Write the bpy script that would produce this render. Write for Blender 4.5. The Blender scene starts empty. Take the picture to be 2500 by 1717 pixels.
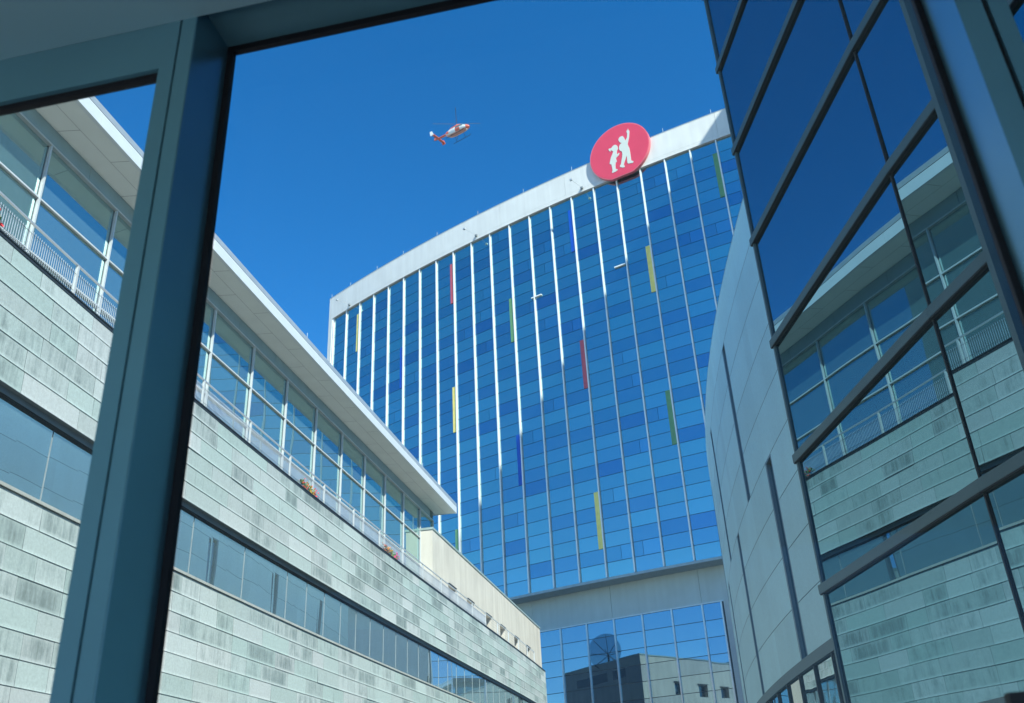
import bpy, math, random
from math import sin, cos, radians, pi, sqrt, atan2
from mathutils import Vector, Matrix

C = bpy.context.scene
random.seed(11)

# ------------------------------------------------------------------ camera
FPX, PITCH, ROLL = 2253.3, 0.4773, -0.0532
cp, sp = cos(PITCH), sin(PITCH)
fw = Vector((0, cp, sp)); up0 = Vector((0, -sp, cp)); rt0 = Vector((1, 0, 0))
rt = cos(ROLL) * rt0 + sin(ROLL) * up0
up = -sin(ROLL) * rt0 + cos(ROLL) * up0
cam_d = bpy.data.cameras.new('camera')
cam = bpy.data.objects.new('camera', cam_d); C.collection.objects.link(cam)
m = Matrix((rt, up, -fw)).transposed().to_4x4()
cam.matrix_world = m
cam_d.sensor_fit = 'HORIZONTAL'; cam_d.sensor_width = 36
cam_d.lens = FPX / 2500 * 36
cam_d.clip_start = 0.05; cam_d.clip_end = 3000
cam_d.dof.use_dof = True; cam_d.dof.focus_distance = 60; cam_d.dof.aperture_fstop = 6.3
C.camera = cam

# ------------------------------------------------------------------ light
SUN_EL = radians(41)
SH = Vector((0.51, -0.86, 0)).normalized()
S = Vector((SH.x * cos(SUN_EL), SH.y * cos(SUN_EL), sin(SUN_EL)))   # towards the sun
w = bpy.data.worlds.new('World'); C.world = w; w.use_nodes = True
nt = w.node_tree; nt.nodes.clear()
sky = nt.nodes.new('ShaderNodeTexSky'); sky.sky_type = 'NISHITA'; sky.sun_disc = False
sky.sun_elevation = SUN_EL
sky.sun_rotation = atan2(SH.x, SH.y)
sky.air_density = 0.92; sky.dust_density = 0.1; sky.ozone_density = 3.0; sky.altitude = 800
hs = nt.nodes.new('ShaderNodeHueSaturation'); hs.inputs['Saturation'].default_value = 1.34
bg = nt.nodes.new('ShaderNodeBackground'); bg.inputs['Strength'].default_value = 0.15
wo = nt.nodes.new('ShaderNodeOutputWorld')
nt.links.new(sky.outputs[0], hs.inputs['Color']); nt.links.new(hs.outputs[0], bg.inputs[0]); nt.links.new(bg.outputs[0], wo.inputs[0])
sd = bpy.data.lights.new('sun', 'SUN'); sd.energy = 4.6; sd.angle = radians(0.5); sd.color = (1, 0.95, 0.87)
so = bpy.data.objects.new('sun', sd); C.collection.objects.link(so)
so.rotation_euler = S.to_track_quat('Z', 'Y').to_euler()
C.view_settings.view_transform = 'Standard'; C.view_settings.look = 'None'
C.view_settings.gamma = 1; C.view_settings.exposure = 0.80
C.render.engine = 'CYCLES'
try:
    C.cycles.max_bounces = 10; C.cycles.glossy_bounces = 5; C.cycles.transparent_max_bounces = 12
    C.cycles.diffuse_bounces = 4; C.cycles.caustics_reflective = False; C.cycles.caustics_refractive = False
except Exception: pass

# ------------------------------------------------------------------ helpers
def lin(c):
    if isinstance(c, str):
        c = [int(c[i:i+2], 16) / 255 for i in (0, 2, 4)]
        c = [x / 12.92 if x <= 0.04045 else ((x + 0.055) / 1.055) ** 2.4 for x in c]
    return (c[0], c[1], c[2], 1)

def new_mat(name):
    m = bpy.data.materials.new(name); m.use_nodes = True
    n = m.node_tree.nodes; n.clear()
    o = n.new('ShaderNodeOutputMaterial')
    return m, n, m.node_tree.links, o

def mat(name, col, rough=0.6, metal=0.0, var=0.08, scale=2.0, bump=0.0, tone=False, streak=0.0, spec=0.5, grain=0.0):
    m, n, l, o = new_mat(name)
    b = n.new('ShaderNodeBsdfPrincipled'); b.inputs['Roughness'].default_value = rough
    b.inputs['Metallic'].default_value = metal; b.inputs['Specular IOR Level'].default_value = spec
    l.new(b.outputs[0], o.inputs[0])
    tc = n.new('ShaderNodeTexCoord')
    nz = n.new('ShaderNodeTexNoise'); nz.inputs['Scale'].default_value = scale; nz.inputs['Detail'].default_value = 6
    l.new(tc.outputs['Object'], nz.inputs['Vector'])
    mr = n.new('ShaderNodeMapRange'); mr.inputs[1].default_value = 0.3; mr.inputs[2].default_value = 0.7
    mr.inputs[3].default_value = 1 - var; mr.inputs[4].default_value = 1 + var
    l.new(nz.outputs[0], mr.inputs[0])
    mul = n.new('ShaderNodeVectorMath'); mul.operation = 'SCALE'; mul.inputs[0].default_value = lin(col)[:3]
    l.new(mr.outputs[0], mul.inputs['Scale'])
    last = mul.outputs[0]
    if streak:
        mp = n.new('ShaderNodeMapping'); mp.inputs['Scale'].default_value = (1.6, 1.6, 0.12)
        l.new(tc.outputs['Object'], mp.inputs[0])
        n2 = n.new('ShaderNodeTexNoise'); n2.inputs['Scale'].default_value = 1.0; n2.inputs['Detail'].default_value = 5
        l.new(mp.outputs[0], n2.inputs['Vector'])
        m2 = n.new('ShaderNodeMapRange'); m2.inputs[1].default_value = 0.35; m2.inputs[2].default_value = 0.65
        m2.inputs[3].default_value = 1 - streak; m2.inputs[4].default_value = 1 + streak * 0.4
        l.new(n2.outputs[0], m2.inputs[0])
        s2 = n.new('ShaderNodeVectorMath'); s2.operation = 'SCALE'
        l.new(last, s2.inputs[0]); l.new(m2.outputs[0], s2.inputs['Scale']); last = s2.outputs[0]
    if grain:
        n3 = n.new('ShaderNodeTexNoise'); n3.inputs['Scale'].default_value = 9.0; n3.inputs['Detail'].default_value = 8; n3.inputs['Roughness'].default_value = 0.8
        l.new(tc.outputs['Object'], n3.inputs['Vector'])
        m3 = n.new('ShaderNodeMapRange'); m3.inputs[1].default_value = 0.3; m3.inputs[2].default_value = 0.7
        m3.inputs[3].default_value = 1 - grain; m3.inputs[4].default_value = 1 + grain
        l.new(n3.outputs[0], m3.inputs[0])
        s3 = n.new('ShaderNodeVectorMath'); s3.operation = 'SCALE'
        l.new(last, s3.inputs[0]); l.new(m3.outputs[0], s3.inputs['Scale']); last = s3.outputs[0]
    if tone:
        at = n.new('ShaderNodeAttribute'); at.attribute_name = 'tone'
        s4 = n.new('ShaderNodeVectorMath'); s4.operation = 'MULTIPLY'
        l.new(last, s4.inputs[0]); l.new(at.outputs['Color'], s4.inputs[1]); last = s4.outputs[0]
    l.new(last, b.inputs['Base Color'])
    if bump:
        bp = n.new('ShaderNodeBump'); bp.inputs['Strength'].default_value = bump; bp.inputs['Distance'].default_value = 0.02
        nb = n.new('ShaderNodeTexNoise'); nb.inputs['Scale'].default_value = scale * 8; nb.inputs['Detail'].default_value = 6
        l.new(tc.outputs['Object'], nb.inputs['Vector'])
        l.new(nb.outputs[0], bp.inputs['Height']); l.new(bp.outputs[0], b.inputs['Normal'])
    return m

def glass_mat(name, gloss, diff, mix, rough=0.0, wave=0.0, wscale=0.8, tone=False, trans=None, tfac=0.0):
    """reflective architectural glass: coated mirror layer over a dark body, optionally see-through"""
    m, n, l, o = new_mat(name)
    g = n.new('ShaderNodeBsdfGlossy'); g.inputs['Roughness'].default_value = rough; g.inputs['Color'].default_value = lin(gloss)
    d = n.new('ShaderNodeBsdfDiffuse'); d.inputs['Color'].default_value = lin(diff)
    base = d.outputs[0]
    if trans is not None:
        t = n.new('ShaderNodeBsdfTransparent'); t.inputs['Color'].default_value = lin(trans)
        mt = n.new('ShaderNodeMixShader'); mt.inputs[0].default_value = tfac
        l.new(d.outputs[0], mt.inputs[1]); l.new(t.outputs[0], mt.inputs[2]); base = mt.outputs[0]
    ms = n.new('ShaderNodeMixShader'); ms.inputs[0].default_value = mix
    l.new(base, ms.inputs[1]); l.new(g.outputs[0], ms.inputs[2]); l.new(ms.outputs[0], o.inputs[0])
    tc = n.new('ShaderNodeTexCoord')
    if tone:
        at = n.new('ShaderNodeAttribute'); at.attribute_name = 'tone'
        for node, c in ((g, gloss), (d, diff)):
            v = n.new('ShaderNodeVectorMath'); v.operation = 'MULTIPLY'; v.inputs[0].default_value = lin(c)[:3]
            l.new(at.outputs['Color'], v.inputs[1]); l.new(v.outputs[0], node.inputs['Color'])
    if wave:
        nz = n.new('ShaderNodeTexNoise'); nz.inputs['Scale'].default_value = wscale; nz.inputs['Detail'].default_value = 0.3
        l.new(tc.outputs['Object'], nz.inputs['Vector'])
        bp = n.new('ShaderNodeBump'); bp.inputs['Strength'].default_value = 1; bp.inputs['Distance'].default_value = wave
        l.new(nz.outputs[0], bp.inputs['Height']); l.new(bp.outputs[0], g.inputs['Normal'])
    return m

class MB:
    def __init__(s): s.v = []; s.f = []; s.mi = []; s.t = []; s.uv = []
    def quad(s, a, b, c, d, m=0, tone=(1, 1, 1), uv=None):
        i = len(s.v); s.v += [Vector(a), Vector(b), Vector(c), Vector(d)]
        s.f.append((i, i+1, i+2, i+3)); s.mi.append(m); s.t.append(tone if isinstance(tone, tuple) else (tone,)*3)
        s.uv.append(uv or ((0, 0), (1, 0), (1, 1), (0, 1)))
    def hexa(s, b, t, m=0, tone=(1, 1, 1)):
        """closed box from 4 bottom and 4 top points"""
        i = len(s.v); s.v += [Vector(p) for p in b] + [Vector(p) for p in t]
        for f in ((3, 2, 1, 0), (4, 5, 6, 7), (0, 1, 5, 4), (1, 2, 6, 5), (2, 3, 7, 6), (3, 0, 4, 7)):
            s.f.append(tuple(i + k for k in f)); s.mi.append(m); s.t.append(tone if isinstance(tone, tuple) else (tone,)*3)
            s.uv.append(((0, 0), (1, 0), (1, 1), (0, 1)))
    def box(s, x0, x1, y0, y1, z0, z1, m=0):
        s.hexa([(x0, y0, z0), (x1, y0, z0), (x1, y1, z0), (x0, y1, z0)], [(x0, y0, z1), (x1, y0, z1), (x1, y1, z1), (x0, y1, z1)], m)
    def tube(s, a, b, r, n=8, m=0, r2=None):
        a = Vector(a); b = Vector(b); d = (b - a).normalized(); r2 = r if r2 is None else r2
        x = d.orthogonal().normalized(); y = d.cross(x)
        i = len(s.v)
        for p, rr in ((a, r), (b, r2)):
            for k in range(n):
                an = 2 * pi * k / n; s.v.append(p + x * cos(an) * rr + y * sin(an) * rr)
        for k in range(n):
            j = (k + 1) % n
            s.f.append((i+k, i+j, i+n+j, i+n+k)); s.mi.append(m); s.t.append((1, 1, 1)); s.uv.append(None)
        s.f.append(tuple(i + k for k in range(n))[::-1]); s.mi.append(m); s.t.append((1, 1, 1)); s.uv.append(None)
        s.f.append(tuple(i + n + k for k in range(n))); s.mi.append(m); s.t.append((1, 1, 1)); s.uv.append(None)
    def path(s, P, ss, o0, o1, z0, z1, m=0):
        """closed bar that follows a facade line P(s, off, z)"""
        for a, b in zip(ss[:-1], ss[1:]):
            s.hexa([P(a, o1, z0), P(b, o1, z0), P(b, o0, z0), P(a, o0, z0)], [P(a, o1, z1), P(b, o1, z1), P(b, o0, z1), P(a, o0, z1)], m)
    def post(s, P, a, hw, mps, o0, o1, z0, z1, m=0):
        s.path(P, [a - hw / mps, a + hw / mps], o0, o1, z0, z1, m)
    def lathe(s, rings, n=16, m=0):
        """rings: list of (centre, xaxis*rx, yaxis*ry)"""
        i = len(s.v)
        for c, ax, ay in rings:
            for k in range(n):
                an = 2 * pi * k / n; s.v.append(Vector(c) + Vector(ax) * cos(an) + Vector(ay) * sin(an))
        for r in range(len(rings) - 1):
            mm = m[r] if isinstance(m, (list, tuple)) else m
            for k in range(n):
                j = (k + 1) % n
                s.f.append((i+r*n+k, i+r*n+j, i+(r+1)*n+j, i+(r+1)*n+k)); s.mi.append(mm(r, k) if callable(mm) else mm); s.t.append((1, 1, 1)); s.uv.append(None)
    def poly(s, pts, m=0):
        i = len(s.v); s.v += [Vector(p) for p in pts]; s.f.append(tuple(range(i, i + len(pts)))); s.mi.append(m); s.t.append((1, 1, 1)); s.uv.append(None)
    def build(s, name, mats, parent=None, smooth=False, **props):
        off = Vector(parent.matrix_world.translation) if parent is not None else Vector((0, 0, 0))
        base = off
        if parent is not None:
            base = Vector((0, 0, 0)); q = parent
            while q is not None: base = base + Vector(q.location); q = q.parent
        me = bpy.data.meshes.new(name)
        own = base
        if parent is None and s.v:
            own = Vector((sum(v.x for v in s.v) / len(s.v), sum(v.y for v in s.v) / len(s.v), min(v.z for v in s.v)))
        me.from_pydata([tuple(v - own) for v in s.v], [], s.f)
        if not isinstance(mats, (list, tuple)): mats = [mats]
        for q in mats: me.materials.append(q)
        me.polygons.foreach_set('material_index', s.mi)
        ca = me.color_attributes.new('tone', 'FLOAT_COLOR', 'CORNER')
        uvl = me.uv_layers.new(name='UVMap')
        li = 0; cd = []; ud = []
        for f, t, u in zip(s.f, s.t, s.uv):
            for k in range(len(f)):
                cd += [t[0], t[1], t[2], 1.0]
                ud += list(u[k]) if (u is not None and k < len(u)) else [0.5, 0.5]
        ca.data.foreach_set('color', cd); uvl.data.foreach_set('uv', ud)
        if smooth: me.polygons.foreach_set('use_smooth', [True] * len(me.polygons))
        me.update()
        o = bpy.data.objects.new(name, me); C.collection.objects.link(o)
        if parent is not None: o.parent = parent
        else: o.location = own
        for k, v in props.items(): o[k] = v
        return o

def thing(name, loc, label, cat, group=None):
    o = bpy.data.objects.new(name, None); C.collection.objects.link(o)
    o.location = loc; o['label'] = label; o['category'] = cat
    o.empty_display_size = 0.5
    if group: o['group'] = group
    return o

def frange(a, b, n): return [a + (b - a) * i / n for i in range(n + 1)]

# ------------------------------------------------------------------ facade lines
A1, A2, A3 = 0.0553586, 0.00306176, -2.1257375e-5
SC = 1.35
def copx(y): return -10 + A1 * y + A2 * y * y + A3 * y ** 3
def cop(y, off, z):                    # copper facade; y in fitted units, off in metres towards the court
    dx = A1 + 2 * A2 * y + 3 * A3 * y * y; L = sqrt(1 + dx * dx)
    return Vector((copx(y) * SC + off / L, y * SC - off * dx / L, z))
SG = 1.32
def glz(y, off, z):                    # penthouse glazing
    x = -14.88486 + 0.1783027 * y + 0.000167527 * y * y; dx = 0.1783027 + 2 * 0.000167527 * y; L = sqrt(1 + dx * dx)
    return Vector((x * SG + off / L, y * SG - off * dx / L, z))
SF = 1.241
def fas(y, off, z):                    # roof edge
    x = -14.4877 + 0.1783027 * y + 0.000167527 * y * y; dx = 0.1783027 + 2 * 0.000167527 * y; L = sqrt(1 + dx * dx)
    return Vector((x * SF + off / L, y * SF - off * dx / L, z))
ST = 1.66
TC = Vector((95.1375, 208.306, 0)) * ST; TR0 = 166.766 * ST
def tow(i, off, z):                    # tower facade: i counts bays from its left end; z in metres
    a = radians(-43.190139 + i * 0.7790087)
    return Vector((TC.x + (TR0 + off) * sin(a), TC.y - (TR0 + off) * cos(a), z))
TM = radians(0.7790087) * TR0
KC = 2.7
CC = Vector((70.349, 9.340, 0)) * KC; CR = 66.785 * KC
def cwl(a, off, z):                    # curved panel wall; a in degrees
    a = radians(a)
    return Vector((CC.x + (CR + off) * sin(a), CC.y - (CR + off) * cos(a), z))
CM = radians(1) * CR

# ------------------------------------------------------------------ materials
M_white = mat('white_metal', (0.78, 0.79, 0.78), 0.45, 0, 0.03)
M_parapet = mat('white_panel', (0.72, 0.71, 0.67), 0.7, 0, 0.04, 0.4, streak=0.05)
M_conc = mat('pale_panel', (0.46, 0.48, 0.46), 0.6, 0, 0.05, 0.6, streak=0.06, grain=0.12)
M_groove = mat('joint_shadow', (0.06, 0.07, 0.08), 0.9)
M_fin = mat('white_fin', (0.85, 0.85, 0.83), 0.4, 0, 0.02)
M_alu = mat('brushed_aluminium', (0.62, 0.64, 0.64), 0.35, 0.5, 0.05)
M_alupale = mat('pale_aluminium', (0.58, 0.60, 0.60), 0.45, 0.1, 0.04)
M_grey = mat('grey_metal', (0.24, 0.27, 0.28), 0.5, 0.2, 0.06)
M_greyband = mat('grey_band', (0.30, 0.40, 0.42), 0.45, 0.2, 0.06)
M_soffit = mat('soffit_panel', (0.80, 0.81, 0.76), 0.65, 0, 0.04, 1.0)
M_dark = mat('dark_metal', (0.035, 0.045, 0.055), 0.5, 0.1)
M_stone = mat('beige_stone', (0.63, 0.58, 0.50), 0.85, 0, 0.06, 0.5, streak=0.12, grain=0.07)
M_cap = mat('cap_metal', (0.08, 0.13, 0.145), 0.5, 0.1, 0.05)
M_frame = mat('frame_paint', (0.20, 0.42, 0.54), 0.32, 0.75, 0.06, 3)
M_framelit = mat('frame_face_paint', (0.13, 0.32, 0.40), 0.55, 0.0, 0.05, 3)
M_gasket = mat('black_rubber', (0.006, 0.007, 0.012), 0.7)
M_ceil = mat('ceiling_paint', (0.38, 0.64, 0.72), 0.8, 0, 0.03)
M_room = mat('room_paint', (0.45, 0.46, 0.46), 0.85, 0, 0.04)
M_floor = mat('room_floor', (0.42, 0.42, 0.41), 0.5, 0, 0.08)
M_ground = mat('paving', (0.22, 0.21, 0.20), 0.9, 0, 0.15, 0.3)
M_red = mat('red_acrylic', (0.74, 0.07, 0.12), 0.35, 0, 0.05, 0.5)
M_redrim = mat('pink_rim', (0.80, 0.16, 0.20), 0.4, 0, 0.03)
M_silh = mat('cream_cutout', (0.66, 0.68, 0.60), 0.5, 0, 0.02)
M_accent = {'red': mat('red_panel', (0.62, 0.11, 0.13), 0.35), 'yellow': mat('yellow_panel', (0.95, 0.75, 0.20), 0.35),
            'green': mat('green_panel', (0.15, 0.32, 0.14), 0.35), 'blue': mat('blue_panel', (0.01, 0.09, 0.48), 0.35)}
M_tglass = glass_mat('tower_glass', (0.57, 0.75, 0.74), (0.02, 0.08, 0.14), 0.76, 0.02, wave=0.010, wscale=0.35, tone=True)
M_mirror = glass_mat('mirror_glass', (0.20, 0.36, 0.43), (0.01, 0.03, 0.045), 0.9, 0.0, wave=0.0075, wscale=0.33)
M_pglass = glass_mat('penthouse_glass', (0.66, 0.86, 0.80), (0.25, 0.43, 0.45), 0.60, 0.0, wave=0.003, wscale=0.5, trans=(0.55, 0.80, 0.82), tfac=0.5)
M_sglass = glass_mat('strip_glass', (0.92, 0.97, 0.97), (0.34, 0.50, 0.52), 0.74, 0.0, wave=0.004, wscale=0.5, trans=(0.40, 0.65, 0.66), tfac=0.35)
M_interior = mat('interior_wall', (0.42, 0.44, 0.42), 0.9, 0, 0.05)
M_slot = glass_mat('slot_glass', (0.7, 0.85, 0.9), (0.006, 0.02, 0.04), 0.6, 0.0, wave=0.004, wscale=0.6)

def copper_mat():
    m, n, l, o = new_mat('patinated_copper')
    b = n.new('ShaderNodeBsdfPrincipled'); b.inputs['Roughness'].default_value = 0.55; b.inputs['Specular IOR Level'].default_value = 0.45
    l.new(b.outputs[0], o.inputs[0])
    tc = n.new('ShaderNodeTexCoord'); uv = n.new('ShaderNodeUVMap'); uv.uv_map = 'UVMap'
    at = n.new('ShaderNodeAttribute'); at.attribute_name = 'tone'
    sep = n.new('ShaderNodeSeparateColor'); l.new(at.outputs['Color'], sep.inputs[0])
    suv = n.new('ShaderNodeSeparateXYZ'); l.new(uv.outputs[0], suv.inputs[0])
    def math_(op, a, b_=None, c=None):
        q = n.new('ShaderNodeMath'); q.operation = op
        for i, v in enumerate((a, b_, c)):
            if v is None: continue
            if isinstance(v, (int, float)): q.inputs[i].default_value = v
            else: l.new(v, q.inputs[i])
        return q.outputs[0]
    def noise(scale, vec, detail=6, rough=0.6):
        q = n.new('ShaderNodeTexNoise'); q.inputs['Scale'].default_value = scale; q.inputs['Detail'].default_value = detail; q.inputs['Roughness'].default_value = rough
        l.new(vec, q.inputs['Vector']); return q.outputs[0]
    mp = n.new('ShaderNodeMapping'); mp.inputs['Scale'].default_value = (3.2, 3.2, 0.45); l.new(tc.outputs['Object'], mp.inputs[0])
    streak = noise(1.0, mp.outputs[0], 7, 0.65)
    blot = noise(2.1, tc.outputs['Object'], 5)
    fine = noise(14, tc.outputs['Object'], 6, 0.75)
    # panel mask: stain gathers inside the sheet, its edges stay pale
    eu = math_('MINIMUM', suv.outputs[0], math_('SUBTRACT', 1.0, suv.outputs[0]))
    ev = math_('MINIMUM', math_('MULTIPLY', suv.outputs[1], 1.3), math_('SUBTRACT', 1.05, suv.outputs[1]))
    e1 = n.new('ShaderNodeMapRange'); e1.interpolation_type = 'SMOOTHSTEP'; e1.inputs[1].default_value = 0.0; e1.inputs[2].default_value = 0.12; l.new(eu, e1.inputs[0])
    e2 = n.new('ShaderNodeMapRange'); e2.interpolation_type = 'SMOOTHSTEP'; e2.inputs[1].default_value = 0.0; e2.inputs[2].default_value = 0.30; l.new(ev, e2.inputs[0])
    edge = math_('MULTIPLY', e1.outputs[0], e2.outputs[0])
    sm = math_('ADD', math_('MULTIPLY', streak, 0.9), math_('MULTIPLY', blot, 0.6))
    mp2 = n.new('ShaderNodeMapping'); mp2.inputs['Scale'].default_value = (11.0, 11.0, 1.1); l.new(tc.outputs['Object'], mp2.inputs[0])
    thin = noise(1.0, mp2.outputs[0], 8, 0.7)
    sm = math_('ADD', sm, math_('MULTIPLY', math_('SUBTRACT', thin, 0.5), 0.9))
    sm = math_('ADD', sm, math_('SUBTRACT', sep.outputs[0], 1.0))
    st = n.new('ShaderNodeMapRange'); st.interpolation_type = 'SMOOTHSTEP'; st.inputs[1].default_value = 0.55; st.inputs[2].default_value = 1.20; l.new(sm, st.inputs[0])
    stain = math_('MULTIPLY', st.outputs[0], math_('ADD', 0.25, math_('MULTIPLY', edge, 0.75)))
    pale = n.new('ShaderNodeMix'); pale.data_type = 'RGBA'
    pale.inputs[6].default_value = (0.46, 0.56, 0.525, 1); pale.inputs[7].default_value = (0.58, 0.61, 0.595, 1)
    l.new(sep.outputs[1], pale.inputs[0])
    mx = n.new('ShaderNodeMix'); mx.data_type = 'RGBA'; l.new(stain, mx.inputs[0]); l.new(pale.outputs[2], mx.inputs[6]); mx.inputs[7].default_value = (0.235, 0.285, 0.275, 1)
    fm = n.new('ShaderNodeMapRange'); fm.inputs[1].default_value = 0.3; fm.inputs[2].default_value = 0.7; fm.inputs[3].default_value = 0.86; fm.inputs[4].default_value = 1.14; l.new(fine, fm.inputs[0])
    br = math_('MULTIPLY', fm.outputs[0], sep.outputs[2])
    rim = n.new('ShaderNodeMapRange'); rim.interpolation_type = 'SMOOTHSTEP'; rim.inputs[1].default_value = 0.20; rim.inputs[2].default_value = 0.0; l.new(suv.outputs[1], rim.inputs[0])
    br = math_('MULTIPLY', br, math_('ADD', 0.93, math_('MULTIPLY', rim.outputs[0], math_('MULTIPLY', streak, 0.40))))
    v = n.new('ShaderNodeVectorMath'); v.operation = 'SCALE'; l.new(mx.outputs[2], v.inputs[0]); l.new(br, v.inputs['Scale'])
    l.new(v.outputs[0], b.inputs['Base Color'])
    bp = n.new('ShaderNodeBump'); bp.inputs['Strength'].default_value = 0.25; bp.inputs['Distance'].default_value = 0.02
    l.new(blot, bp.inputs['Height']); l.new(bp.outputs[0], b.inputs['Normal'])
    return m
M_copper = copper_mat()

# ------------------------------------------------------------------ ground
g = MB(); g.quad((-900, -900, -7), (900, -900, -7), (900, 900, -7), (-900, 900, -7))
go = g.build('ground', M_ground); go['kind'] = 'structure'

# ------------------------------------------------------------------ left building, copper clad
def shingle_band(mb, ztop, n, h, seed, y0=-6.0, y1=67.26, zbot=None):
    rng = random.Random(seed); L = 1.70
    for k in range(n):
        zt = ztop - k * h; zb = zt - h
        y = y0 + (k % 2) * 0.85 + rng.uniform(-.1, .1) - L
        while y < y1:
            ln = L * rng.choice((1, 0.5, 1, 0.5, 0.75)) if y > 5 else L
            a, b = max(y, y0), min(y + ln, y1); y += ln
            if b - a < 0.05: continue
            oa = 0.012 + rng.uniform(-.003, .003); ob = 0.029 + rng.uniform(-.003, .003)
            if rng.random() < 0.10: ob += 0.014
            tone = (1.0 + rng.choice((-.28, -.22, -.12, -.05, 0.02, .12, .24)), rng.uniform(0, 1), rng.uniform(.90, 1.07))
            gp = 0.004
            mb.quad(cop(a + gp, ob, zb - .008), cop(b - gp, ob, zb - .008), cop(b - gp, oa, zt), cop(a + gp, oa, zt), 0, tone)
            mb.quad(cop(a + gp, 0, zb - .008), cop(b - gp, 0, zb - .008), cop(b - gp, ob, zb - .008), cop(a + gp, ob, zb - .008), 0, tone)
ys = frange(-6, 67.26, 60)
cb = thing('copper_building', cop(30, 0, -7), 'long left building clad in streaky green copper with a glazed top floor', 'building')
UT, UB, LT = 9.6677 * SC, 7.1687 * SC, 5.5086 * SC
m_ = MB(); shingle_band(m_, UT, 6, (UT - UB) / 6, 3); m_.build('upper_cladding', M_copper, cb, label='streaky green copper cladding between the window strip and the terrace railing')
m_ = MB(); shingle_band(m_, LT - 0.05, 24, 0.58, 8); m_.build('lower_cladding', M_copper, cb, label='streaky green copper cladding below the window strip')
m_ = MB(); m_.path(cop, ys, -0.02, -22, -7, LT - 0.12); m_.path(cop, ys, -0.02, -22, UB + 0.05, UT - 0.12); m_.build('core_wall', M_groove, cb)
m_ = MB(); m_.path(cop, ys, 0.03, -0.2, UT - 0.10, UT - 0.02); m_.path(cop, ys, 0.05, -0.2, UT - 0.02, UT + 0.02); m_.build('terrace_edge', M_dark, cb)
m_ = MB(); m_.path(cop, ys, -0.2, -22, UT - 0.11, UT - 0.02); m_.build('terrace_slab', mat('terrace_paving', (0.60, 0.58, 0.53), 0.85), cb)
# end wall of the copper block
e0 = cop(67.26, 0.03, 0); e1 = cop(67.26, -22, 0)
m_ = MB()
rng = random.Random(5)
for k in range(30):
    z1_ = UT - 0.02 - k * 0.58
    for j in range(10):
        a = e0.lerp(e1, j / 10); b = e0.lerp(e1, (j + 1) / 10)
        o_ = Vector((0.1, 1, 0)) * 0.04
        m_.quad(Vector((b.x, b.y, z1_ - .57)) + o_ * 1.5, Vector((a.x, a.y, z1_ - .57)) + o_ * 1.5, Vector((a.x, a.y, z1_)) + o_, Vector((b.x, b.y, z1_)) + o_, 0, (rng.choice((.8, 1, 1.1)), rng.random(), 1))
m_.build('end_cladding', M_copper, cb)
# strip window
m_ = MB(); m_.path(cop, ys, 0.06, -0.40, LT - 0.035, LT + 0.045); m_.build('window_sill', mat('sill_metal', (0.50, 0.50, 0.45), 0.4, 0.1), cb)
m_ = MB(); m_.path(cop, ys, 0.02, -0.30, UB - 0.02, UB + 0.05, 0); m_.build('window_soffit', M_grey, cb)
m_ = MB(); m_.path(cop, ys, -0.10, -0.20, UB - 0.17, UB - 0.02, 0); m_.path(cop, ys, -0.12, -0.24, UB - 0.21, UB - 0.17, 1); m_.build('window_head', [M_grey, M_gasket], cb)
m_ = MB(); m_.path(cop, ys, -6.5, -6.6, LT + 0.05, UB - 0.3, 0); m_.path(cop, ys, -0.4, -6.5, UB - 0.35, UB - 0.3, 0); m_.path(cop, ys, -0.4, -6.5, LT + 0.05, LT + 0.08, 1); m_.build('interior_room', [M_interior, M_grey], cb)
sm = [-5 + 2.745 * k for k in range(0, 100)]
sm = [15.72 + 2.75 * k for k in range(-8, 5)] + [26.74 + 1.405 * k for k in range(1, 29)]
M_stripm = mat('strip_mullion_metal', (0.36, 0.40, 0.40), 0.5, 0.2)
prev = -6.0
for y in sm + [67.0]:
    if y > 67.1: break
    p_ = MB(); p_.path(cop, frange(prev + .012, y - .012, 3), -0.20, -0.215, LT + 0.045, UB - 0.21)
    p_.build('window_pane', M_sglass, cb)
    b_ = MB(); b_.post(cop, y, 0.007, SC, -0.185, -0.2, LT + 0.045, UB - 0.42); b_.post(cop, y, 0.010, SC, -0.19, -0.2, UB - 0.42, UB - 0.21, 1)
    if y < 66.9: b_.build('window_mullion', [M_stripm, M_dark], cb)
    prev = y
# things standing inside the strip windows
for k, (y, wd, ht) in enumerate([(22.1, .55, .75), (23.1, .30, .9), (15.1, .25, 1.1)]):
    f_ = MB(); f_.path(cop, frange(y, y + wd, 2), -0.55, -0.9, LT + 0.09, LT + ht); f_.build('interior_fitting', mat('fitting_%d' % k, (0.35, 0.5, 0.4), 0.6), cb, label='pale green fitting inside the strip window')

# penthouse glazing
ZS, ZH, ZT, ZL = 22.0, 21.25, 19.10, 17.10
gy = [18.33 + 2.847 * i for i in range(-8, 12)]
pre = -4.2 * 1.0
gend = 52.08
prev = gy[0] - 2.847
allm = gy + [gend]
zf = UT - 0.02
for y in allm:
    for z0, z1 in ((zf, ZL - .04), (ZL + .04, ZT - .04), (ZT + .04, ZH)):
        if False: pass
    p_ = MB()
    for z0, z1 in ((zf, ZL - .04), (ZL + .04, ZT - .04), (ZT + .04, ZH)):
        a_, b_ = prev + .03, y - .03
        p_.path(glz, frange(a_, b_, 2), -0.03, -0.05, z0, z1)
    p_.build('window_pane', M_pglass, cb)
    prev = y
for y in allm:
    b_ = MB(); b_.post(glz, y, 0.032, SG, 0.0, 0.10, zf, ZH); b_.post(glz, y, 0.03, SG, -0.02, -0.16, zf, ZH, 1)
    b_.build('window_mullion', [M_alupale, M_grey], cb)
gs = frange(gy[0] - 2.847, gend, 40)
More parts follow.
